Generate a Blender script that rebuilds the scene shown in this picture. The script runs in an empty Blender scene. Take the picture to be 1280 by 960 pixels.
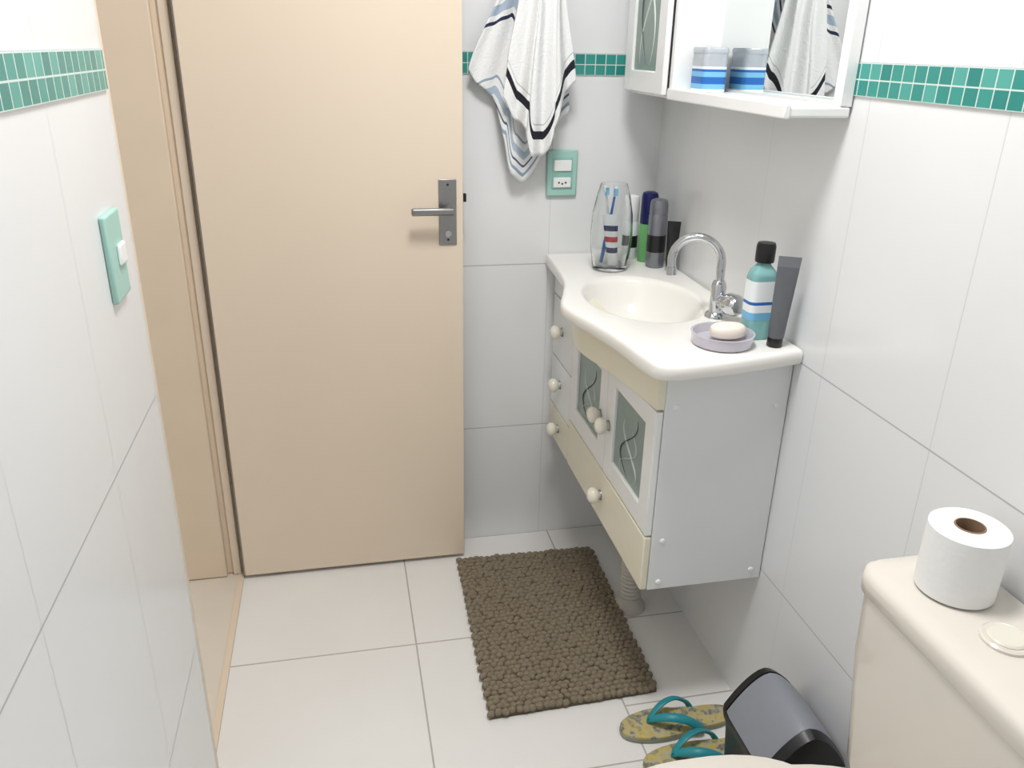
import bpy, math, random, bmesh
from mathutils import Vector, Matrix
random.seed(7)
C=bpy.context.scene.collection
sin,cos,pi=math.sin,math.cos,math.pi
XR,YB,XL=.8404,2.1031,-.2968
Z1,Z2,S0,S1=.3718,.8549,1.3356,1.3858
H=2.5
# ---------------------------------------------------------------- materials
def lin(c):
    return tuple(((v/255)/12.92 if v/255<=.04045 else ((v/255+.055)/1.055)**2.4) for v in c)+(1,)
def newmat(name):
    m=bpy.data.materials.new(name); m.use_nodes=True
    return m,m.node_tree,m.node_tree.nodes['Principled BSDF']
def mat(name,c,rough=.5,metal=0,var=.06,scale=30,bump=0,trans=0,ior=1.45,coat=0,alpha=1):
    m,nt,b=newmat(name); L=nt.links.new
    b.inputs['Roughness'].default_value=rough; b.inputs['Metallic'].default_value=metal
    b.inputs['IOR'].default_value=ior; b.inputs['Transmission Weight'].default_value=trans
    b.inputs['Coat Weight'].default_value=coat
    tc=nt.nodes.new('ShaderNodeTexCoord'); n=nt.nodes.new('ShaderNodeTexNoise'); n.inputs['Scale'].default_value=scale
    n.inputs['Detail'].default_value=4; L(tc.outputs['Object'],n.inputs['Vector'])
    mx=nt.nodes.new('ShaderNodeMix'); mx.data_type='RGBA'
    l=lin(c); mx.inputs[6].default_value=tuple(min(1,v*(1+var)) for v in l[:3])+(1,); mx.inputs[7].default_value=tuple(v*(1-var) for v in l[:3])+(1,)
    L(n.outputs['Fac'],mx.inputs[0]); L(mx.outputs[2],b.inputs['Base Color'])
    if bump:
        bp=nt.nodes.new('ShaderNodeBump'); bp.inputs['Strength'].default_value=bump; bp.inputs['Distance'].default_value=.002
        L(n.outputs['Fac'],bp.inputs['Height']); L(bp.outputs[0],b.inputs['Normal'])
    return m
class NT:
    def __init__(s,nt): s.nt=nt
    def m(s,op,a,b=None,c=None):
        n=s.nt.nodes.new('ShaderNodeMath'); n.operation=op
        for i,v in enumerate((a,b,c)):
            if v is None: continue
            if isinstance(v,(int,float)): n.inputs[i].default_value=v
            else: s.nt.links.new(v,n.inputs[i])
        return n.outputs[0]
    def joint(s,t,off,w,g):   # 1 on the joint
        f=s.m('FRACT',s.m('DIVIDE',s.m('SUBTRACT',t,off),w))
        return s.m('GREATER_THAN',s.m('ABSOLUTE',s.m('SUBTRACT',f,.5)),.5-g/(2*w))
def mix(nt,fac,a,b):
    n=nt.nodes.new('ShaderNodeMix'); n.data_type='RGBA'
    for i,v in ((0,fac),(6,a),(7,b)):
        if isinstance(v,(tuple,float,int)): n.inputs[i].default_value=v
        else: nt.links.new(v,n.inputs[i])
    return n.outputs[2]
def wallmat(name,axis,off,w,zoff=None,base=(236,237,238),grout=(184,186,188)):
    m,nt,b=newmat(name); k=NT(nt)
    g=nt.nodes.new('ShaderNodeNewGeometry'); sp=nt.nodes.new('ShaderNodeSeparateXYZ'); nt.links.new(g.outputs['Position'],sp.inputs[0])
    t=sp.outputs[axis]; z=sp.outputs[2]
    jv=k.joint(t,off,w,.002)
    jl=k.m('MULTIPLY',k.joint(z,zoff or Z2,.4823,.0028),k.m('LESS_THAN',z,1.36))
    ju=k.m('MULTIPLY',k.joint(z,S1,.4823,.0028),k.m('GREATER_THAN',z,1.36))
    jz=k.m('MAXIMUM',jl,ju)
    j=k.m('MAXIMUM',k.m('MULTIPLY',jv,.5),jz)
    n=nt.nodes.new('ShaderNodeTexNoise'); n.inputs['Scale'].default_value=3; nt.links.new(g.outputs['Position'],n.inputs['Vector'])
    bc=mix(nt,n.outputs['Fac'],lin(base),lin(tuple(v-5 for v in base)))
    nt.links.new(mix(nt,j,bc,lin(grout)),b.inputs['Base Color'])
    nt.links.new(k.m('ADD',.2,k.m('MULTIPLY',j,.5)),b.inputs['Roughness'])
    n2=nt.nodes.new('ShaderNodeTexNoise'); n2.inputs['Scale'].default_value=9; nt.links.new(g.outputs['Position'],n2.inputs['Vector'])
    bp=nt.nodes.new('ShaderNodeBump'); bp.inputs['Strength'].default_value=.25; bp.inputs['Distance'].default_value=.002
    nt.links.new(k.m('SUBTRACT',k.m('MULTIPLY',n2.outputs['Fac'],.8),j),bp.inputs['Height']); nt.links.new(bp.outputs[0],b.inputs['Normal'])
    return m
def mosaicmat(name,axis,off):
    m,nt,b=newmat(name); k=NT(nt)
    g=nt.nodes.new('ShaderNodeNewGeometry'); sp=nt.nodes.new('ShaderNodeSeparateXYZ'); nt.links.new(g.outputs['Position'],sp.inputs[0])
    t=sp.outputs[axis]; z=sp.outputs[2]; w=.0251; wx=.027
    j=k.m('MAXIMUM',k.joint(t,off,wx,.0022),k.joint(z,S0,w,.0022))
    cx=k.m('FLOOR',k.m('DIVIDE',k.m('SUBTRACT',t,off),wx)); cz=k.m('FLOOR',k.m('DIVIDE',k.m('SUBTRACT',z,S0),w))
    cb=nt.nodes.new('ShaderNodeCombineXYZ'); nt.links.new(cx,cb.inputs[0]); nt.links.new(cz,cb.inputs[1])
    wn=nt.nodes.new('ShaderNodeTexWhiteNoise'); nt.links.new(cb.outputs[0],wn.inputs['Vector'])
    cr=nt.nodes.new('ShaderNodeValToRGB'); e=cr.color_ramp.elements
    e[0].color=lin((34,132,126)); e[1].color=lin((88,172,162)); e.new(.5).color=lin((52,150,140)); nt.links.new(wn.outputs['Value'],cr.inputs[0])
    nt.links.new(mix(nt,j,cr.outputs[0],lin((206,220,216))),b.inputs['Base Color'])
    nt.links.new(k.m('ADD',.15,k.m('MULTIPLY',j,.5)),b.inputs['Roughness'])
    bp=nt.nodes.new('ShaderNodeBump'); bp.inputs['Strength'].default_value=.5; bp.inputs['Distance'].default_value=.002
    nt.links.new(k.m('SUBTRACT',1,j),bp.inputs['Height']); nt.links.new(bp.outputs[0],b.inputs['Normal'])
    return m
def floormat():
    m,nt,b=newmat('floor_tiles'); k=NT(nt)
    g=nt.nodes.new('ShaderNodeNewGeometry'); sp=nt.nodes.new('ShaderNodeSeparateXYZ'); nt.links.new(g.outputs['Position'],sp.inputs[0])
    x,y=sp.outputs[0],sp.outputs[1]
    j=k.m('MAXIMUM',k.joint(x,.1236,.4515,.004),k.joint(y,1.6526,.4505,.004))
    ex=k.m('MULTIPLY',k.m('GREATER_THAN',x,.5751),k.m('COMPARE',y,1.3558,.002))
    j=k.m('MAXIMUM',j,ex)
    n=nt.nodes.new('ShaderNodeTexNoise'); n.inputs['Scale'].default_value=4; n.inputs['Detail'].default_value=6; nt.links.new(g.outputs['Position'],n.inputs['Vector'])
    bc=mix(nt,n.outputs['Fac'],lin((240,239,236)),lin((231,229,226)))
    nt.links.new(mix(nt,j,bc,lin((182,177,170))),b.inputs['Base Color'])
    nt.links.new(k.m('ADD',.3,k.m('MULTIPLY',j,.4)),b.inputs['Roughness'])
    bp=nt.nodes.new('ShaderNodeBump'); bp.inputs['Strength'].default_value=.3; bp.inputs['Distance'].default_value=.002
    nt.links.new(k.m('SUBTRACT',1,j),bp.inputs['Height']); nt.links.new(bp.outputs[0],b.inputs['Normal'])
    return m
def uvramp(name,stops,scale,rough=.9,axis=1,bump=.6):
    m,nt,b=newmat(name); k=NT(nt)
    tc=nt.nodes.new('ShaderNodeUVMap'); sp=nt.nodes.new('ShaderNodeSeparateXYZ'); nt.links.new(tc.outputs[0],sp.inputs[0])
    cr=nt.nodes.new('ShaderNodeValToRGB'); cr.color_ramp.interpolation='CONSTANT'; e=cr.color_ramp.elements
    e[0].position=0; e[0].color=lin(stops[0][1]); e[1].position=stops[1][0]; e[1].color=lin(stops[1][1])
    for p,c in stops[2:]: e.new(p).color=lin(c)
    nt.links.new(k.m('MULTIPLY',sp.outputs[axis],scale),cr.inputs[0]); nt.links.new(cr.outputs[0],b.inputs['Base Color'])
    b.inputs['Roughness'].default_value=rough
    if bump:
        o=nt.nodes.new('ShaderNodeTexCoord'); n=nt.nodes.new('ShaderNodeTexNoise'); n.inputs['Scale'].default_value=260
        nt.links.new(o.outputs['Object'],n.inputs['Vector'])
        bp=nt.nodes.new('ShaderNodeBump'); bp.inputs['Strength'].default_value=bump; bp.inputs['Distance'].default_value=.003
        nt.links.new(n.outputs['Fac'],bp.inputs['Height']); nt.links.new(bp.outputs[0],b.inputs['Normal'])
    return m
def flopmat():
    m,nt,b=newmat('printed_sole')
    tc=nt.nodes.new('ShaderNodeTexCoord'); v=nt.nodes.new('ShaderNodeTexVoronoi'); v.inputs['Scale'].default_value=95
    n=nt.nodes.new('ShaderNodeTexNoise'); n.inputs['Scale'].default_value=38; n.inputs['Detail'].default_value=5
    nt.links.new(tc.outputs['Object'],v.inputs['Vector']); nt.links.new(tc.outputs['Object'],n.inputs['Vector'])
    cr=nt.nodes.new('ShaderNodeValToRGB'); cr.color_ramp.interpolation='CONSTANT'; e=cr.color_ramp.elements
    e[0].color=lin((96,94,78)); e[1].position=.45; e[1].color=lin((168,162,132)); e.new(.51).color=lin((190,166,58)); e.new(.6).color=lin((132,126,100))
    nt.links.new(n.outputs['Fac'],cr.inputs[0])
    k=NT(nt); nt.links.new(mix(nt,k.m('MULTIPLY',v.outputs['Distance'],.6),cr.outputs[0],lin((190,184,160))),b.inputs['Base Color']); b.inputs['Roughness'].default_value=.7
    return m
M=dict(
 white=mat('white_lacquer',(241,242,241),.3,var=.01),
 panel=mat('white_melamine',(234,236,237),.4,var=.02,scale=8),
 cream=mat('cream_lacquer',(236,231,210),.28,var=.02),
 counter=mat('synthetic_marble',(243,241,236),.18,var=.015,scale=12),
 knob=mat('ivory_knob',(240,236,222),.12,var=.01,coat=.5),
 chrome=mat('chrome',(205,207,210),.08,metal=1,var=.02),
 satin=mat('satin_metal',(158,158,158),.3,metal=1,var=.04),
 door=mat('door_paint',(234,218,198),.38,var=.015,scale=5,bump=.04),
 frame=mat('frame_paint',(228,210,188),.4,var=.04,scale=9,bump=.06),
 plaster=mat('plaster_edge',(224,221,215),.7,var=.12,scale=40,bump=.3),
 woodfloor=mat('corridor_tile',(222,212,198),.4,var=.06,scale=6),
 paint=mat('ceiling_paint',(240,240,238),.8,var=.01),
 mint=mat('mint_plastic',(166,208,198),.35,var=.02),
 mint2=mat('mint_frame',(146,194,184),.35,var=.02),
 switch=mat('switch_white',(242,243,243),.3,var=.01),
 dark=mat('dark_gap',(30,28,26),.7),
 black=mat('black_plastic',(24,24,26),.35,var=.1),
 gray=mat('gray_plastic',(134,138,146),.42,var=.04,scale=60,bump=.1),
 ceramic=mat('beige_ceramic',(225,219,209),.16,var=.015,scale=6,coat=.4),
 button=mat('button_plastic',(226,222,208),.3,var=.01),
 paper=mat('toilet_paper',(243,243,242),.95,var=.02,scale=120,bump=.3),
 core=mat('cardboard',(150,122,98),.9,var=.15,scale=80),
 glass=mat('clear_glass',(250,252,252),.02,trans=1,ior=1.45,var=0),
 frost=mat('frosted_glass',(140,156,150),.3,var=.12,scale=25),
 etch=mat('etched_leaf',(70,82,80),.5),
 etchl=mat('etched_leaf_light',(206,216,210),.5),
 mirror=mat('mirror_silver',(235,238,238),.005,metal=1,var=0),
 pipe=mat('drain_pipe',(200,196,188),.45,var=.06),
 rug=mat('chenille_rug',(134,123,104),1,var=.3,scale=220,bump=.8),
 rugb=mat('rug_base',(98,88,72),1,var=.2,scale=100,bump=.5),
 teal=mat('teal_rubber',(36,140,150),.4,var=.05),
 flop=flopmat(),
 flopside=mat('sole_rubber',(158,160,144),.7,var=.1),
 soap=mat('soap_bar',(243,234,221),.45,var=.02),
 dish=mat('soap_dish_plastic',(226,222,232),.1,trans=.35,var=.01),
 navy=mat('navy_can',(30,36,92),.25,metal=.3),
 graycan=mat('silver_can',(132,134,140),.3,metal=.6),
 greencan=mat('green_label',(110,176,110),.4),
 tube=mat('dark_gray_tube',(104,106,111),.35,metal=.2,var=.1),
 redl=mat('red_print',(186,40,44),.5),
 bluel=mat('blue_print',(36,104,184),.45),
 lblue=mat('pale_blue_print',(120,186,224),.45),
 cotton=mat('cotton_white',(238,242,246),.5,var=.02),
 cloudy=mat('cloudy_plastic',(226,234,242),.12,trans=.45,var=.04,scale=200),
 liquid=mat('mouthwash_liquid',(170,228,228),.06,trans=.5,ior=1.33,var=.02),
 label=mat('white_label',(236,241,242),.5,var=.02),
 screw=mat('screw_cap',(245,245,245),.3),
)
# ---------------------------------------------------------------- mesh helpers
GR={}
def grp(name):
    e=bpy.data.objects.new(name,None); e.empty_display_size=.05; C.objects.link(e); GR[e]=[]; return e
def add(name,vs,fs,m,par=None,smooth=True,mats=None,fm=None,uv=None,recalc=True):
    me=bpy.data.meshes.new(name); me.from_pydata([tuple(v) for v in vs],[],fs); me.update()
    for mm in (mats or [m]): me.materials.append(mm)
    if fm: 
        for p,i in zip(me.polygons,fm): p.material_index=i
    if uv:
        l=me.uv_layers.new(name='UVMap')
        for lp in me.loops: l.data[lp.index].uv=uv[lp.vertex_index]
    if recalc:
        bm=bmesh.new(); bm.from_mesh(me); bmesh.ops.recalc_face_normals(bm,faces=bm.faces); bm.to_mesh(me); bm.free()
    o=bpy.data.objects.new(name,me); C.objects.link(o)
    if smooth:
        for p in me.polygons: p.use_smooth=True
        try: me.set_sharp_from_angle(angle=math.radians(40))
        except Exception: pass
    if par: GR[par].append(o); o.parent=par
    return o
def box(name,a,b,m,par=None,bev=0,seg=3,mats=None):
    x0,y0,z0=[min(p,q) for p,q in zip(a,b)]; x1,y1,z1=[max(p,q) for p,q in zip(a,b)]
    vs=[(x,y,z) for x in (x0,x1) for y in (y0,y1) for z in (z0,z1)]
    fs=[(0,1,3,2),(4,6,7,5),(0,4,5,1),(2,3,7,6),(0,2,6,4),(1,5,7,3)]
    o=add(name,vs,fs,m,par,smooth=bev>0)
    if bev:
        md=o.modifiers.new('bev','BEVEL'); md.width=bev; md.segments=seg; md.limit_method='ANGLE'
    return o
def loft(name,rings,m,par=None,cap0=True,cap1=True,closed=True,mats=None,ringmat=None,smooth=True):
    n=len(rings[0]); vs=[p for r in rings for p in r]; fs=[]; fm=[]
    for i in range(len(rings)-1):
        for j in range(n if closed else n-1):
            k=(j+1)%n; fs.append((i*n+j,i*n+k,(i+1)*n+k,(i+1)*n+j)); fm.append(ringmat[i] if ringmat else 0)
    if cap0: fs.append(tuple(reversed(range(n)))); fm.append(ringmat[0] if ringmat else 0)
    if cap1: fs.append(tuple(range((len(rings)-1)*n,len(rings)*n))); fm.append(ringmat[-1] if ringmat else 0)
    return add(name,vs,fs,m,par,smooth,mats,fm)
def frame_of(d):
    d=Vector(d).normalized(); a=Vector((0,0,1)) if abs(d.z)<.95 else Vector((1,0,0))
    u=a.cross(d).normalized(); v=d.cross(u); return u,v,d
def lathe(name,prof,c,m,par=None,axis=(0,0,1),n=40,sx=1,sy=1,mats=None,ringmat=None,cap=True,sq=2):
    if axis==(0,0,1): u,v,d=Vector((1,0,0)),Vector((0,1,0)),Vector((0,0,1))
    else: u,v,d=frame_of(axis)
    c=Vector(c); rings=[]
    for r,z in prof:
        ring=[]
        for i in range(n):
            t=2*pi*i/n; ct,st=cos(t),sin(t)
            ring.append(c+u*(r*sx*ct)+v*(r*sy*st)+d*z)
        rings.append(ring)
    return loft(name,rings,m,par,cap,cap,True,mats,ringmat)
def sweep(name,pts,rad,m,par=None,n=14,cyc=False,flat=1):
    pts=[Vector(p) for p in pts]; N=len(pts)
    if not isinstance(rad,(list,tuple)): rad=[rad]*N
    rings=[]; u=None
    for i,p in enumerate(pts):
        t=(pts[min(i+1,N-1)]-pts[max(i-1,0)]).normalized()
        if u is None: u,v,_=frame_of(t)
        else:
            u=(u-t*u.dot(t)).normalized(); v=t.cross(u)
        rings.append([p+u*(rad[i]*cos(2*pi*k/n))+v*(rad[i]*flat*sin(2*pi*k/n)) for k in range(n)])
    return loft(name,rings,m,par)
def catmull(P,k=8):
    P=[Vector(p) for p in P]; out=[]
    for i in range(len(P)-1):
        a=P[max(i-1,0)];b=P[i];c=P[i+1];d=P[min(i+2,len(P)-1)]
        for j in range(k):
            t=j/k; out.append(.5*((2*b)+(c-a)*t+(2*a-5*b+4*c-d)*t*t+(3*b-a-3*c+d)*t**3))
    out.append(P[-1]); return out
def rrect(cx,cy,w,d,r,z,n=6):
    out=[]
    for sx,sy,a0 in ((1,1,0),(-1,1,pi/2),(-1,-1,pi),(1,-1,3*pi/2)):
        for i in range(n+1):
            a=a0+pi/2*i/n; out.append(Vector((cx+sx*(w/2-r)+r*cos(a),cy+sy*(d/2-r)+r*sin(a),z)))
    return out
# ---------------------------------------------------------------- room
WT=.23
floor=box('floor',(XL-.034,-.7,-.08),(XR+.1,YB+.1,0),floormat())
box('ceiling',(XL-WT,-.7,H),(XR+.1,YB+.1,H+.08),M['paint'])
box('wall_back',(XL-WT,YB,0),(XR+.1,YB+.1,H),wallmat('tiles_back',0,.548,.295))
box('wall_right',(XR,-.7,0),(XR+.1,YB,H),wallmat('tiles_right',1,1.225,.295))
lm=wallmat('tiles_left',1,.985,.295,zoff=.888)
YJ=1.245
box('wall_left',(XL-WT,-.7,0),(XL,YJ,H),lm)
box('wall_left_lintel',(XL-WT,YJ,2.12),(XL,YB,H),lm)
box('wall_front',(XL,-.7,0),(XR,-.6,H),wallmat('tiles_front',0,.548,.295))
box('mosaic_border_back',(.0,YB-.003,S0),(XR-.003,YB+.01,S1),mosaicmat('mosaic_back',0,.3))
box('mosaic_border_right',(XR-.003,-.6,S0),(XR+.01,YB,S1),mosaicmat('mosaic_right',1,.1))
box('mosaic_border_left',(XL-.01,-.6,S0),(XL+.003,YJ,S1),mosaicmat('mosaic_left',1,.1))
# door frame
df=grp('trim_door_frame')
box('plaster_return',(XL-WT,YJ,0),(XL-.001,YJ+.018,2.12),M['plaster'],df,.003)
box('near_jamb',(XL-WT,YJ+.018,0),(XL-.006,YJ+.05,2.12),M['frame'],df,.004)
box('far_jamb',(XL-WT,2.045,0),(XL-.034,YB,2.12),M['frame'],df,.003)
box('far_jamb_stop',(XL-WT+.015,2.028,0),(XL-.075,2.05,2.12),M['frame'],df,.004)
box('far_jamb_edge',(XL-.060,2.036,0),(XL-.038,2.05,2.12),M['door'],df,.003)
box('head_jamb',(XL-WT,YJ+.018,2.09),(XL-.006,2.045,2.12),M['frame'],df,.003)
# corridor
box('floor_corridor',(-1.6,-.7,-.08),(XL-.034,2.9,-.002),M['woodfloor'])
box('trim_threshold',(XL-.045,YJ+.05,-.01),(XL-.03,2.045,.003),M['frame'])
box('wall_corridor',(-1.7,-.7,0),(-1.6,2.9,H),M['paint'])
box('ceiling_corridor',(-1.7,-.7,H),(XL-WT,2.9,H+.08),M['paint'])
# door
d=grp('door_1')
DX0,DX1,DY=-.3206,.3005,2.006
box('leaf',(DX0,DY,.012),(DX1,DY+.035,2.085),M['door'],d,.002)
box('edge_band',(DX0-.004,DY+.004,.012),(DX0,DY+.03,2.085),M['satin'],d)
hx=.262
box('handle_plate',(.2395,DY-.004,.937),(.2835,DY,1.098),M['satin'],d,.0015)
lathe('spindle',[(.011,0),(.011,.03),(.009,.045)],(hx,DY-.004,1.028),M['satin'],d,axis=(0,-1,0))
box('lever',(.168,DY-.056,1.019),(.272,DY-.040,1.037),M['satin'],d,.005)
lathe('lock_cylinder',[(.008,0),(.008,.004)],(hx,DY-.004,.965),M['chrome'],d,axis=(0,-1,0))
for zz in (1.085,.95): lathe('plate_screw',[(.003,0),(.002,.0015)],(hx,DY-.004,zz),M['dark'],d,axis=(0,-1,0),n=12)
box('latch_plate',(DX1,DY+.008,.96),(DX1+.0015,DY+.028,1.09),M['satin'],d)
box('latch_bolt',(DX1,DY+.011,1.04),(DX1+.010,DY+.024,1.06),M['dark'],d,.002)
for zz in (.25,1.05,1.85): lathe('hinge_knuckle',[(.006,0),(.006,.08)],(DX0-.004,DY+.036,zz),M['satin'],d,n=12)
# ---------------------------------------------------------------- ceiling lamp
lg=grp('ceiling_lamp')
lx,ly=.27,1.0
em,nt,b=newmat('lamp_diffuser'); b.inputs['Base Color'].default_value=(1,1,1,1); b.inputs['Emission Color'].default_value=(1,.98,.96,1); b.inputs['Emission Strength'].default_value=3
lathe('lamp_base',[(.17,-.02),(.17,0)],(lx,ly,H),M['white'],lg)
lathe('diffuser',[(.05,-.075),(.11,-.068),(.15,-.05),(.165,-.02)],(lx,ly,H),em,lg)
la=bpy.data.lights.new('lamp_light','AREA'); la.shape='DISK'; la.size=.42; la.energy=20.5; la.color=(1,.992,.98)
lo=bpy.data.objects.new('lamp_light',la); C.objects.link(lo); lo.location=(lx,ly,H-.085); lo.parent=lg; GR[lg].append(lo)
# ---------------------------------------------------------------- vanity counter with basin
van=grp('vanity_cabinet')
ZC=.884
out=[(.838,2.100),(.540,2.100)]
cv=catmull([(.540,2.100,0),(.530,1.943,0),(.518,1.835,0),(.492,1.745,0),(.464,1.655,0),(.470,1.59,0),(.486,1.53,0),(.502,1.46,0),(.514,1.39,0),(.522,1.32,0),(.533,1.268,0),(.556,1.249,0),(.60,1.248,0),(.70,1.262,0),(.838,1.290,0)],6)
out+= [(p.x,p.y) for p in cv[1:]]
BC=(.655,1.665); BX,BY=.125,.175
def hit(t):
    dx,dy=cos(t),sin(t); best=None
    for i in range(len(out)):
        x1,y1=out[i]; x2,y2=out[(i+1)%len(out)]; ex,ey=x2-x1,y2-y1
        den=dx*ey-dy*ex
        if abs(den)<1e-9: continue
        s=((x1-BC[0])*ey-(y1-BC[1])*ex)/den; q=((x1-BC[0])*dy-(y1-BC[1])*dx)/den
        if s>0 and -1e-6<=q<=1+1e-6 and (best is None or s<best): best=s
    return best
th=sorted(set([2*pi*i/200 for i in range(200)]+[math.atan2(y-BC[1],x-BC[0])%(2*pi) for x,y in out]))
def ell(t): return 1/math.sqrt((cos(t)/BX)**2+(sin(t)/BY)**2)
rings=[]
def R(f,z): rings.append([Vector((BC[0]+f(t)*cos(t),BC[1]+f(t)*sin(t),z)) for t in th])
hits={t:hit(t) for t in th}
def off(d): return lambda t:hits[t]-d
R(lambda t:ell(t)*1.0,ZC-.034); R(off(.012),ZC-.032); R(off(.004),ZC-.030); R(off(0),ZC-.024); R(off(0),ZC-.009); R(off(.002),ZC-.004); R(off(.006),ZC-.001); R(off(.012),ZC)
R(off(.016),ZC); R(lambda t:ell(t)*1.09,ZC); R(lambda t:ell(t)*1.05,ZC-.0008); R(lambda t:ell(t)*1.0,ZC-.005)
for k,z in ((.97,.012),(.93,.028),(.86,.055),(.75,.08),(.6,.098),(.4,.108),(.2,.112),(.08,.114)): R(lambda t,k=k:ell(t)*k,ZC-z)
loft('counter_with_basin',rings,M['counter'],van,cap0=False,cap1=True)
lathe('drain',[(.018,0),(.02,.002),(.012,.004)],(BC[0],BC[1],ZC-.114),M['chrome'],van,n=24)
# cabinet body
VX,VY0,VY1,VZ0,VZ1=.585,1.316,2.095,.352,.852
box('end_panel_near',(VX-.002,VY0,VZ0),(XR-.002,VY0+.015,VZ1),M['panel'],van,.001)
box('end_panel_far',(VX,VY1-.015,VZ0),(XR-.002,VY1,VZ1),M['panel'],van,.001)
box('bottom_panel',(VX,VY0+.015,VZ0),(XR-.002,VY1-.015,VZ0+.015),M['panel'],van)
box('carcass',(VX,VY0+.015,VZ0+.015),(VX+.012,VY1-.015,.76),M['panel'],van)
box('back_rail',(XR-.012,VY0+.015,.70),(XR-.003,VY1-.015,VZ1),M['panel'],van)
for (x,z) in ((.606,.77),(.606,.47),(.815,.76),(.815,.375),(.606,.37)):
    lathe('screw_cap',[(.006,0),(.005,.0025),(.002,.0035)],(x,VY0,z),M['screw'],van,axis=(0,-1,0),n=16)
YM=1.895
def front(name,y0,y1,z0,z1,m,t=.018):
    return box(name,(VX-t,y0+.002,z0+.002),(VX-.0025,y1-.002,z1-.002),m,van,.003)
front('small_drawer_upper',YM,VY1,.60,.775,M['white'])
front('small_drawer_middle',YM,VY1,.455,.60,M['white'])
front('small_drawer_lower',YM,VY1,VZ0,.455,M['cream'])
front('wide_drawer',VY0,YM,VZ0-.002,.482,M['cream'])
def gdoor(nm,y0,y1,z0,z1,par,x=VX,t=.018,fw=.052,side=-1):
    xb=x-.0025
    box(nm+'_stile_a',(x-t,y0+.002,z0+.002),(xb,y0+fw,z1-.002),M['white'],par,.003)
    box(nm+'_stile_b',(x-t,y1-fw,z0+.002),(xb,y1-.002,z1-.002),M['white'],par,.003)
    box(nm+'_rail_a',(x-t+.0004,y0+fw-.004,z0+.002),(xb,y1-fw+.004,z0+fw),M['white'],par,.003)
    box(nm+'_rail_b',(x-t+.0004,y0+fw-.004,z1-fw*.9),(xb,y1-fw+.004,z1-.002),M['white'],par,.003)
    box(nm+'_glass',(x-t*.6,y0+fw-.004,z0+fw-.004),(x-t*.4,y1-fw+.004,z1-fw*.9+.004),M['frost'],par)
    yc=(y0+y1)/2; zc=(z0+z1)/2; hh=(z1-z0)/2-fw; w=(y1-y0)/2-fw; xs=x-t*.6
    for q,(sg,mm) in enumerate(((1,M['etch']),(-1,M['etchl']),(1,M['etchl']))):
        pts=[]
        for i in range(25):
            s=i/24; pts.append((xs,yc+sg*w*.6*sin(s*pi*1.6+q*.5)*(1-.3*s),zc-hh*.95+2*hh*.88*s*(1-.12*q)))
        sweep(nm+'_etching',pts,[.0005+.003*sin(pi*i/24) for i in range(25)],mm,par,n=8,flat=.35)
YD=1.603
gdoor('door_far',YD,YM,.482,.762,van)
gdoor('door_near',VY0,YD,.482,.762,van)
def knob(y,z,x=VX-.018,par=van,s=1):
    lathe('knob_base',[(.013*s,0),(.012*s,.003)],(x,y,z),M['satin'],par,axis=(-1,0,0),n=24)
    lathe('knob',[(.009*s,.002),(.010*s,.006),(.016*s,.010),(.0195*s,.017),(.019*s,.024),(.014*s,.030),(.006*s,.033)],(x,y,z),M['knob'],par,axis=(-1,0,0),n=28)
knob(1.640,.612); knob(1.578,.612); knob(1.602,.418)
knob(1.998,.692); knob(1.998,.538); knob(1.998,.404)
# cream curved valance
vc=catmull([(.567,VY0+.002,0),(.556,1.42,0),(.540,1.52,0),(.520,1.60,0),(.512,1.665,0),(.522,1.75,0),(.545,1.82,0),(.567,YM,0)],6)
loft('valance',[[Vector((p.x,p.y,.766)),Vector((p.x,p.y,.849)),Vector((VX-.0025,p.y,.849)),Vector((VX-.0025,p.y,.766))] for p in vc],M['cream'],van)
box('upper_rail_far',(VX-.018,YM+.002,.777),(VX-.0025,VY1,VZ1-.004),M['white'],van,.002)
# drain pipe
dp=grp('drain_pipe'); prof=[]
for i in range(28):
    z=i*.0122; prof+=[(.026,z),(.029,z+.004),(.029,z+.008)]
lathe('ribbed_pipe',prof,(.704,1.70,.0),M['pipe'],dp,n=28)
lathe('collar',[(.045,0),(.043,.008),(.031,.03),(.031,.04)],(.704,1.70,0),M['pipe'],dp,n=28)
# faucet
fa=grp('faucet'); fx,fy,fz=.760,1.508,ZC
lathe('base',[(.024,0),(.023,.006),(.016,.012),(.0155,.02),(.0155,.066),(.013,.074),(.010,.078)],(fx,fy,fz),M['chrome'],fa)
dirv=Vector((-.86,.51,0)).normalized(); pts=[Vector((fx,fy,fz+.07)),Vector((fx,fy,fz+.10))]
for i in range(17):
    a=pi-i/16*pi*1.05; r=.051
    pts.append(Vector((fx,fy,fz+.112))+dirv*(r+r*cos(a))+Vector((0,0,r*sin(a))))
pts.append(pts[-1]+(pts[-1]-pts[-2]).normalized()*.008)
sweep('gooseneck',pts,.009,M['chrome'],fa,n=18)
lathe('aerator',[(.0115,0),(.0115,.016)],pts[-1],M['chrome'],fa,axis=tuple((pts[-1]-pts[-2]).normalized()))
hd=(.35,-.92,.05)
lathe('handle',[(.013,.008),(.013,.020),(.019,.024),(.023,.032),(.0225,.052),(.018,.060),(.006,.062)],(fx,fy,fz+.034),M['chrome'],fa,axis=hd,n=24)
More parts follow.
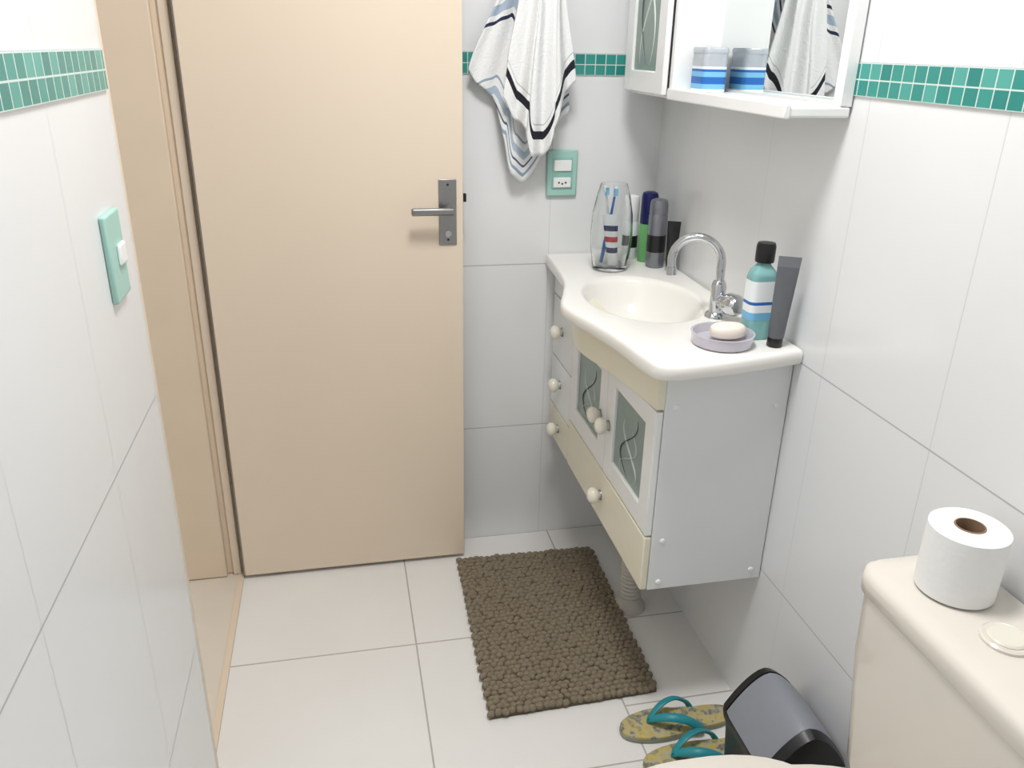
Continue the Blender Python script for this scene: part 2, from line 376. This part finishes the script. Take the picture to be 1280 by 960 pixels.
# ---------------------------------------------------------------- things on counter
T=ZC+.0003
va=grp('glass_vase'); vx,vy=.658,1.915
lathe('vase_glass',[(.036,0),(.043,.004),(.050,.05),(.053,.09),(.050,.14),(.041,.185),(.033,.212),(.031,.212),(.039,.184),(.0475,.14),(.0505,.09),(.0475,.05),(.038,.012),(.01,.010)],(vx,vy,T),M['glass'],va,n=14)
tp=grp('toothpaste_tube')
def tubebody(name,c,w,h,m,par,tilt=(0,0),capm=None,mats=None,rm=None,ang=0,th=.8):
    c=Vector(c); rings=[]; k=16
    for i in range(9):
        s=i/8; a=w/2*(.8+.3*s); bb=w/2*(th*(1-s)+.05)
        z=.018+s*(h-.018)
        ring=[]
        for j in range(k):
            t=2*pi*j/k; x=a*cos(t); y=bb*sin(t)
            ring.append(c+Vector((x*cos(ang)-y*sin(ang)+tilt[0]*z,x*sin(ang)+y*cos(ang)+tilt[1]*z,z)))
        rings.append(ring)
    loft(name,rings,m,par,mats=mats,ringmat=rm)
    lathe(name+'_cap',[(w*.36,0),(w*.40,.002),(w*.38,.018)],c,capm or M['white'],par,n=20)
tubebody('toothpaste_body',(vx+.004,vy-.012,T+.014),.034,.125,M['label'],tp,tilt=(-.10,.02),mats=[M['label'],M['redl'],M['navy']],rm=[0,2,0,1,0,2,0,0,0],ang=-.3)
def brush(x,y,tx,ty,m,par):
    a=Vector((x,y,T+.016)); e=a+Vector((tx,ty,.165)); dd=(e-a).normalized()
    sweep('handle',[a,a+dd*.05,a+dd*.10,e],[.004,.005,.0035,.003],m,par,n=10)
    sweep('head',[e,e+dd*.012,e+dd*.024],[.003,.006,.004],M['white'],par,n=10)
    box('bristles',(e.x-.004,e.y-.012,e.z+.003),(e.x+.004,e.y-.003,e.z+.020),M['lblue'],par)
brush(vx-.020,vy+.006,.022,-.008,M['bluel'],grp('toothbrush'))
brush(vx+.012,vy+.012,-.026,.004,M['white'],grp('toothbrush'))
def can(name,x,y,r,h,body,cap,capf=.28,ring=None):
    g=grp(name); hb=h*(1-capf)
    if ring: lathe('can_body',[(r*.93,0),(r,.004),(r,hb*.3),(r,hb*.3),(r,hb*.62),(r,hb*.62),(r,hb-.004),(r*.93,hb)],(x,y,T),body,g,mats=[body,ring],ringmat=[0,0,1,1,1,0,0,0],n=28)
    else: lathe('can_body',[(r*.93,0),(r,.004),(r,hb-.004),(r*.93,hb)],(x,y,T),body,g,n=28)
    lathe('can_cap',[(r*.95,hb),(r*.98,hb+.002),(r*.96,h-.012),(r*.85,h-.003),(r*.5,h)],(x,y,T),cap,g,n=28)
can('deodorant_roll_on',.750,2.025,.019,.165,M['label'],M['white'],.4,M['black'])
can('deodorant_spray',.781,1.985,.0225,.180,M['greencan'],M['navy'],.45)
can('deodorant_spray',.783,1.925,.0235,.172,M['graycan'],M['graycan'],.22,M['black'])
tubebody('tube_body',(.806,1.875,T),.030,.125,M['black'],grp('cream_tube'),capm=M['black'],ang=-.4)
# mouthwash
mw=grp('mouthwash_bottle'); mx_,my_=.778,1.372
rg=[];hs=((0,.9),(.004,1),(.05,1),(.120,1),(.134,.85),(.144,.5),(.150,.38),(.156,.38))
for z,s in hs: rg.append(rrect(mx_,my_,.052*s,.040*s,.012*s,T+z))
loft('bottle',rg,M['liquid'],mw)
rg=[rrect(mx_,my_,.0532,.0412,.0125,T+z) for z in (.040,.055,.055,.070,.070,.076,.076,.116)]
loft('label',rg,M['label'],mw,cap0=False,cap1=False,mats=[M['label'],M['bluel'],M['lblue']],ringmat=[2,2,0,0,1,1,0])
lathe('cap',[(.0175,.150),(.018,.154),(.018,.180),(.016,.186),(.01,.187)],(mx_,my_,T),M['black'],mw,n=24)
ct=grp('cosmetic_tube'); tubebody('tube_body',(.792,1.318,T),.037,.172,M['tube'],ct,tilt=(.03,-.01),capm=M['black'],ang=-.5,mats=[M['tube'],M['graycan']],rm=[0,0,0,0,0,0,0,1,1],th=.7)
# soap dish
sd=grp('soap_dish'); sx_,sy_=.697,1.345
lathe('dish',[(.050,0),(.056,.003),(.058,.02),(.060,.024),(.056,.024),(.052,.008),(.02,.006)],(sx_,sy_,T),M['dish'],sd,n=40)
rg=[]
for z,s in ((.009,.8),(.012,.95),(.02,1),(.028,.95),(.032,.8),(.034,.5)):
    rg.append([Vector((sx_+.012+.036*s*cos(t*2*pi/32),sy_+.004+.024*s*sin(t*2*pi/32),T+z+.004)) for t in range(32)])
loft('soap_bar',rg,M['soap'],sd)
# ---------------------------------------------------------------- mirror cabinet
mc=grp('mirror_cabinet'); CX,CY0,CYS,CY1,CZ0,CZ1=.720,1.268,1.775,2.03,1.300,1.86
box('shelf',(CX,CY0,CZ0),(XR-.004,CY1,CZ0+.018),M['white'],mc,.004)
box('shelf_lip',(CX-.004,CY0-.002,CZ0-.002),(CX+.008,CYS,CZ0+.022),M['white'],mc,.003)
box('top_board',(CX,CY0,CZ1-.016),(XR-.004,CY1,CZ1),M['white'],mc,.003)
box('side_near_cupboard',(CX,CYS-.015,CZ0+.018),(XR-.004,CYS,CZ1-.016),M['white'],mc,.001)
box('side_far',(CX,CY1-.015,CZ0+.018),(XR-.004,CY1,CZ1-.016),M['white'],mc,.001)
box('back_board',(XR-.012,CY0,CZ0+.018),(XR-.004,CY1,CZ1-.016),M['white'],mc)
box('mirror_glass',(XR-.015,CY0+.024,CZ0+.024),(XR-.012,CYS-.015,CZ1-.02),M['mirror'],mc)
box('mirror_frame_near',(XR-.024,CY0,CZ0+.018),(XR-.010,CY0+.024,CZ1-.016),M['white'],mc,.002)
gdoor('cabinet_door',CYS,CY1,CZ0+.004,CZ1-.004,mc,x=CX,t=.016,fw=.05)
cs=grp('cotton_swab_box'); qx,qy,qz=.781,1.712,CZ0+.0185
prof=[(0,0),(.006,0),(.006,2),(.016,2),(.016,1),(.030,1),(.030,2),(.040,2),(.040,1),(.045,1),(.045,0),(.050,0),(.050,3),(.076,3)]
loft('box_body',[rrect(qx,qy,.054,.072,.012,qz+z) for z,_ in prof],M['cotton'],cs,mats=[M['cotton'],M['bluel'],M['lblue'],M['cloudy']],ringmat=[i for _,i in prof[1:]])
for i in range(9):
    lathe('swab_tip',[(.002,.046),(.003,.060),(.0035,.066),(.002,.072)],(qx-.018+.018*(i%3),qy-.022+.022*(i//3),qz),M['cotton'],cs,n=8)
loft('box_lid',[rrect(qx,qy,.056*s,.074*s,.013*s,qz+z) for z,s in ((.076,1),(.084,1),(.087,.94))],M['cloudy'],cs)
# ---------------------------------------------------------------- electrical plates
g=grp('wall_outlet'); x0,x1,z0,z1=.533,.616,1.036,1.155
box('plate',(x0,YB-.010,z0),(x1,YB,z1),M['mint'],g,.005)
box('inner',(x0+.014,YB-.012,z0+.02),(x1-.014,YB-.009,z1-.02),M['mint2'],g,.002)
box('switch_rocker',(x0+.018,YB-.016,z0+.066),(x1-.018,YB-.011,z0+.094),M['switch'],g,.002)
box('socket',(x0+.018,YB-.015,z0+.024),(x1-.018,YB-.011,z0+.050),M['switch'],g,.002)
for k in (-1,0,1): lathe('pin_hole',[(.0024,0),(.0024,.0006)],((x0+x1)/2+k*.009,YB-.015,z0+.037-(abs(k)-1)*-.003),M['dark'],g,axis=(0,-1,0),n=10)
sg=grp('light_switch')
box('plate',(XL,1.100,1.078),(XL+.008,1.174,1.192),M['mint'],sg,.003)
box('rocker',(XL+.007,1.132,1.122),(XL+.013,1.164,1.150),M['switch'],sg,.003)
# ---------------------------------------------------------------- towels
W=(238,239,239)
tg1=[(0,W),(.04,(150,168,188)),(.065,W),(.10,(90,104,130)),(.115,W),(.15,(176,192,208)),(.20,W),(.25,(150,168,188)),(.265,W),(.40,W),(.60,(40,48,76)),(.625,W),(.66,(170,186,204)),(.72,W),(.76,(40,48,76)),(.785,W),(.82,(150,170,192)),(.86,W),(.90,(40,48,76)),(.925,W)]
tw1=uvramp('towel_blue_stripes',tg1,2.6)
tg2=[(0,W),(.10,(26,28,38)),(.15,W),(.185,(188,192,196)),(.192,W)]
tw2=uvramp('towel_white_black',tg2,2.6)
def interp(P,s):
    for (a,va_),(b2,vb) in zip(P,P[1:]):
        if s<=b2: 
            q=(s-a)/(b2-a); q=q*q*(3-2*q)*.5+q*.5; return va_+(vb-va_)*q
    return P[-1][1]
def towel(name,xl,xr,zt,zb,y0,amp,nf,ph,m,skew):
    NS,NTt=110,56; vs=[];uv=[];fs=[]
    for i in range(NTt+1):
        t=i/NTt
        for j in range(NS+1):
            s=j/NS; b0=interp(zb,s); z=zt+(b0-zt)*t
            a,bx=interp(xl,t),interp(xr,t)
            A=amp*(.4+.6*t)
            x=a+(bx-a)*s+ .006*sin(2*pi*nf*s+1.3+ph+t*2)
            y=y0-A*(sin(2*pi*nf*s+ph+1.2*t)*.7+.3*sin(2*pi*nf*2.3*s+2*ph+1.5*t)) -.01*sin(pi*s)
            vs.append((x,y,z)); uv.append((s,max(0,(z-b0)+skew(s))))
    for i in range(NTt):
        for j in range(NS):
            a=i*(NS+1)+j; fs.append((a,a+1,a+NS+2,a+NS+1))
    o=add(name,vs,fs,m,None,uv=uv,recalc=False); md=o.modifiers.new('th','SOLIDIFY'); md.thickness=.004; md.offset=0
    return o
towel('hand_towel',[(0,.43),(.35,.405),(1,.325)],[(0,.50),(.4,.56),(1,.575)],1.66,[(0,1.345),(.12,1.31),(.22,1.285),(.33,1.19),(.45,1.10),(.55,1.075),(.75,1.15),(1,1.25)],2.072,.013,2.6,.4,tw1,lambda s:.0+.14*max(0,.35-s)/.35)
towel('hand_towel',[(0,.46),(.3,.445),(.8,.415),(1,.405)],[(0,.51),(.35,.545),(1,.575)],1.65,[(0,1.285),(.12,1.235),(.3,1.215),(.42,1.15),(.55,1.15),(.75,1.225),(.9,1.30),(1,1.325)],2.018,.018,2.3,2.2,tw2,lambda s:-.01+.02*s)
hk=grp('towel_hook')
lathe('hook_plate',[(.025,0),(.025,.006),(.02,.009)],(.48,YB,1.68),M['chrome'],hk,axis=(0,-1,0))
sweep('hook_arm',catmull([(.48,YB-.005,1.68),(.48,2.05,1.665),(.48,2.01,1.655),(.48,1.99,1.675)]),.006,M['chrome'],hk)
# ---------------------------------------------------------------- rug
rv=[];rf=[]
bm=bmesh.new(); bmesh.ops.create_icosphere(bm,subdivisions=2,radius=1); iv=[v.co.copy() for v in bm.verts]; iff=[[v.index for v in f.verts] for f in bm.faces]; bm.free()
c00,c10,c11,c01=Vector((.276,1.98,0)),Vector((.677,1.971,0)),Vector((.664,1.381,0)),Vector((.260,1.369,0))
def rugp(a,b): return (c00*(1-a)+c10*a)*(1-b)+(c01*(1-a)+c11*a)*b
NA,NB=25,41
for i in range(NA):
    for j in range(NB):
        a=(i+.5+random.uniform(-.16,.16)+(.25 if j%2 else -.25)*.8)/NA; b_=(j+.5+random.uniform(-.14,.14))/NB
        p=rugp(min(max(a,.012),.988),b_)+Vector((0,0,.012+random.uniform(-.0018,.0018)))
        ang=random.uniform(-.6,.6); L_=.0108*random.uniform(.9,1.15); W_=.0084*random.uniform(.9,1.12)
        base=len(rv); ca,sa=cos(ang),sin(ang)
        for v in iv: rv.append(p+Vector((v.x*L_*ca-v.y*W_*sa,v.x*L_*sa+v.y*W_*ca,v.z*.0085)))
        rf+=[[base+q for q in f] for f in iff]
rg_=grp('bath_rug')
add('chenille_loops',rv,rf,M['rug'],rg_,recalc=False)
loft('backing',[[rugp(a,b)+Vector((0,0,z)) for a,b in ((.005,.004),(.25,.006),(.5,.003),(.75,.006),(.995,.004),(.995,.5),(.995,.996),(.5,.997),(.005,.996),(.006,.5))] for z in (.001,.012)],M['rugb'],rg_,smooth=False)
# ---------------------------------------------------------------- flip flops
def flop(cx,cy,ang,mir=1):
    g=grp('flip_flop'); N=40; L_=.272
    def outl(k,z):
        r=[]
        for i in range(N):
            t=2*pi*i/N; u=cos(t); v=sin(t)
            w=.042+.006*(-u)-.009*math.exp(-((u-.25)/.35)**2) + (.003*mir if v>0 else 0)*(u<0)
            x=(L_/2*k)*u; y=w*k*math.copysign(abs(v)**.85,v)
            r.append(Vector((cx+x*cos(ang)-y*sin(ang),cy+x*sin(ang)+y*cos(ang),z)))
        return r
    loft('sole',[outl(.96,0),outl(1,.004),outl(1,.013)],M['flopside'],g)
    loft('footbed',[outl(.999,.013),outl(.99,.017),outl(.94,.018)],M['flop'],g)
    def P(x,y,z): return Vector((cx+x*cos(ang)-y*sin(ang),cy+x*sin(ang)+y*cos(ang),z))
    toe=(-.070,.004)
    for sy in (1,-1):
        pts=catmull([P(toe[0],toe[1],.018),P(toe[0]+.004,toe[1]+sy*.003,.030),P(toe[0]+.035,sy*.020,.050),P(.0,sy*.033,.048),P(.032,sy*.038,.028),P(.044,sy*.035,.012)],7)
        n=len(pts); sweep('strap',pts,[.004+.0060*min(1,i/(n*.35)) for i in range(n)],M['teal'],g,n=12,flat=.45)
    lathe('toe_post',[(.004,0),(.0035,.018)],P(toe[0],toe[1],.014),M['teal'],g,n=12)
flop(.672,1.279,.02,1); flop(.690,1.180,.02,-1)
# ---------------------------------------------------------------- bin
bn=grp('swing_lid_bin'); bx,by=.752,1.022
loft('bin_body',[rrect(bx,by,w,dd,.03,z) for w,dd,z in ((.125,.15,0),(.135,.16,.01),(.153,.185,.19),(.163,.195,.205),(.166,.198,.215),(.160,.192,.222))],M['black'],bn)
def lidring(y,s,dz=0):
    r=[]
    for i in range(21):
        a=pi*i/20; c_=cos(a); r.append(Vector((bx-.079*s*c_,y,.220+dz+(.082*s)*(1-abs(c_)**1.7))))
    return r
loft('lid_hood_far',[lidring(by+.095,.80,-.002),lidring(by+.090,.95),lidring(by+.072,1.03)],M['black'],bn)
loft('lid_hood_near',[lidring(by-.072,1.03),lidring(by-.090,.95),lidring(by-.095,.80,-.002)],M['black'],bn)
loft('lid_flap',[lidring(by+.0718,.95),lidring(by+.070,1.0,.001),lidring(by+.05,1.04,.003),lidring(by-.05,1.04,.003),lidring(by-.070,1.0,.001),lidring(by-.0718,.95)],M['gray'],bn)
# ---------------------------------------------------------------- toilet
to=grp('toilet'); ty=.645
X0,X1=.671,XR-.006
def trr(x0,x1,hw,r,z): return rrect((x0+x1)/2,ty,x1-x0,2*hw,r,z,8)
loft('tank_body',[trr(.70,X1,.150,.03,.40),trr(.69,X1,.158,.035,.43),trr(.676,X1,.174,.035,.62),trr(.674,X1,.178,.035,.716)],M['ceramic'],to)
loft('tank_lid',[trr(X0+.004,X1,.182,.035,.712),trr(X0,X1,.185,.038,.717),trr(X0-.002,X1,.187,.04,.737),trr(X0+.001,X1,.185,.038,.745),trr(X0+.008,X1-.004,.179,.034,.7495),trr(X0+.03,X1-.02,.155,.03,.750)],M['ceramic'],to)
lathe('button_ring',[(.030,-.002),(.030,.003),(.027,.005),(.024,.004)],(.755,ty,.7505),M['ceramic'],to)
lathe('flush_button',[(.0225,0),(.0225,.005),(.020,.007),(.008,.0065)],(.755,ty,.7508),M['button'],to)
def egg(x0,x1,hw,z,n=48):
    r=[];cx=(x0+x1)/2;a=(x1-x0)/2
    for i in range(n):
        t=2*pi*i/n; u=cos(t); v=sin(t)
        r.append(Vector((cx+a*(u if u<0 else math.copysign(abs(u)**.7,u)),ty+hw*math.copysign(abs(v)**(.8 if u>0 else 1),v),z)))
    return r
loft('bowl',[egg(.36,.80,.11,0),egg(.36,.80,.115,.01),egg(.40,.79,.095,.10),egg(.36,.79,.11,.20),egg(.26,.80,.155,.30),egg(.225,.80,.178,.36),egg(.22,.80,.182,.385),egg(.23,.795,.175,.392)],M['ceramic'],to)
loft('seat',[egg(.225,.655,.180,.393),egg(.215,.66,.186,.398),egg(.215,.66,.187,.406),egg(.222,.655,.182,.412)],M['ceramic'],to)
loft('seat_lid',[egg(.222,.66,.182,.413),egg(.214,.665,.187,.416),egg(.216,.665,.186,.420),egg(.235,.65,.172,.424),egg(.30,.60,.11,.426)],M['ceramic'],to)
box('tank_neck',(.66,ty-.09,.385),(.82,ty+.09,.41),M['ceramic'],to,.01)
# toilet roll
tr=grp('toilet_paper_roll'); tx_,ty_=.762,.746
lathe('paper',[(.019,.002),(.044,0),(.0485,.003),(.049,.05),(.0485,.094),(.044,.097),(.019,.096),(.0185,.094),(.0185,.004)],(tx_,ty_,.751),M['paper'],tr,cap=False,n=56)
lathe('cardboard_core',[(.0185,.001),(.0185,.097),(.0170,.097),(.0170,.001)],(tx_,ty_,.751),M['core'],tr,cap=False,n=40)
# ---------------------------------------------------------------- parents at their own place
bpy.context.view_layer.update()
for e,ch in GR.items():
    P=[o.matrix_world@Vector(c) for o in ch if o.type=='MESH' for c in o.bound_box]
    c=Vector(((min(p.x for p in P)+max(p.x for p in P))/2,(min(p.y for p in P)+max(p.y for p in P))/2,min(p.z for p in P)))
    e.location=c
    for o in ch: o.matrix_parent_inverse=Matrix.Translation(-c)
# ---------------------------------------------------------------- world, camera
w=bpy.data.worlds.new('world'); bpy.context.scene.world=w; w.use_nodes=True
w.node_tree.nodes['Background'].inputs[0].default_value=(1,.98,.95,1); w.node_tree.nodes['Background'].inputs[1].default_value=.9
yaw,pitch,roll=.2128,.3942,.0206
fwd=Vector((sin(yaw)*cos(pitch),cos(yaw)*cos(pitch),-sin(pitch))); right=Vector((cos(yaw),-sin(yaw),0)); up=right.cross(fwd)
r=right*cos(roll)+up*sin(roll); u=-right*sin(roll)+up*cos(roll)
cam=bpy.data.cameras.new('camera'); cam.sensor_width=36; cam.lens=1015.36/1280*36; cam.clip_start=.02
co=bpy.data.objects.new('camera',cam); C.objects.link(co)
mm=Matrix((r,u,-fwd)).transposed().to_4x4(); mm.translation=Vector((0,0,1.4)); co.matrix_world=mm
bpy.context.scene.camera=co
bpy.context.scene.view_settings.view_transform='Standard'
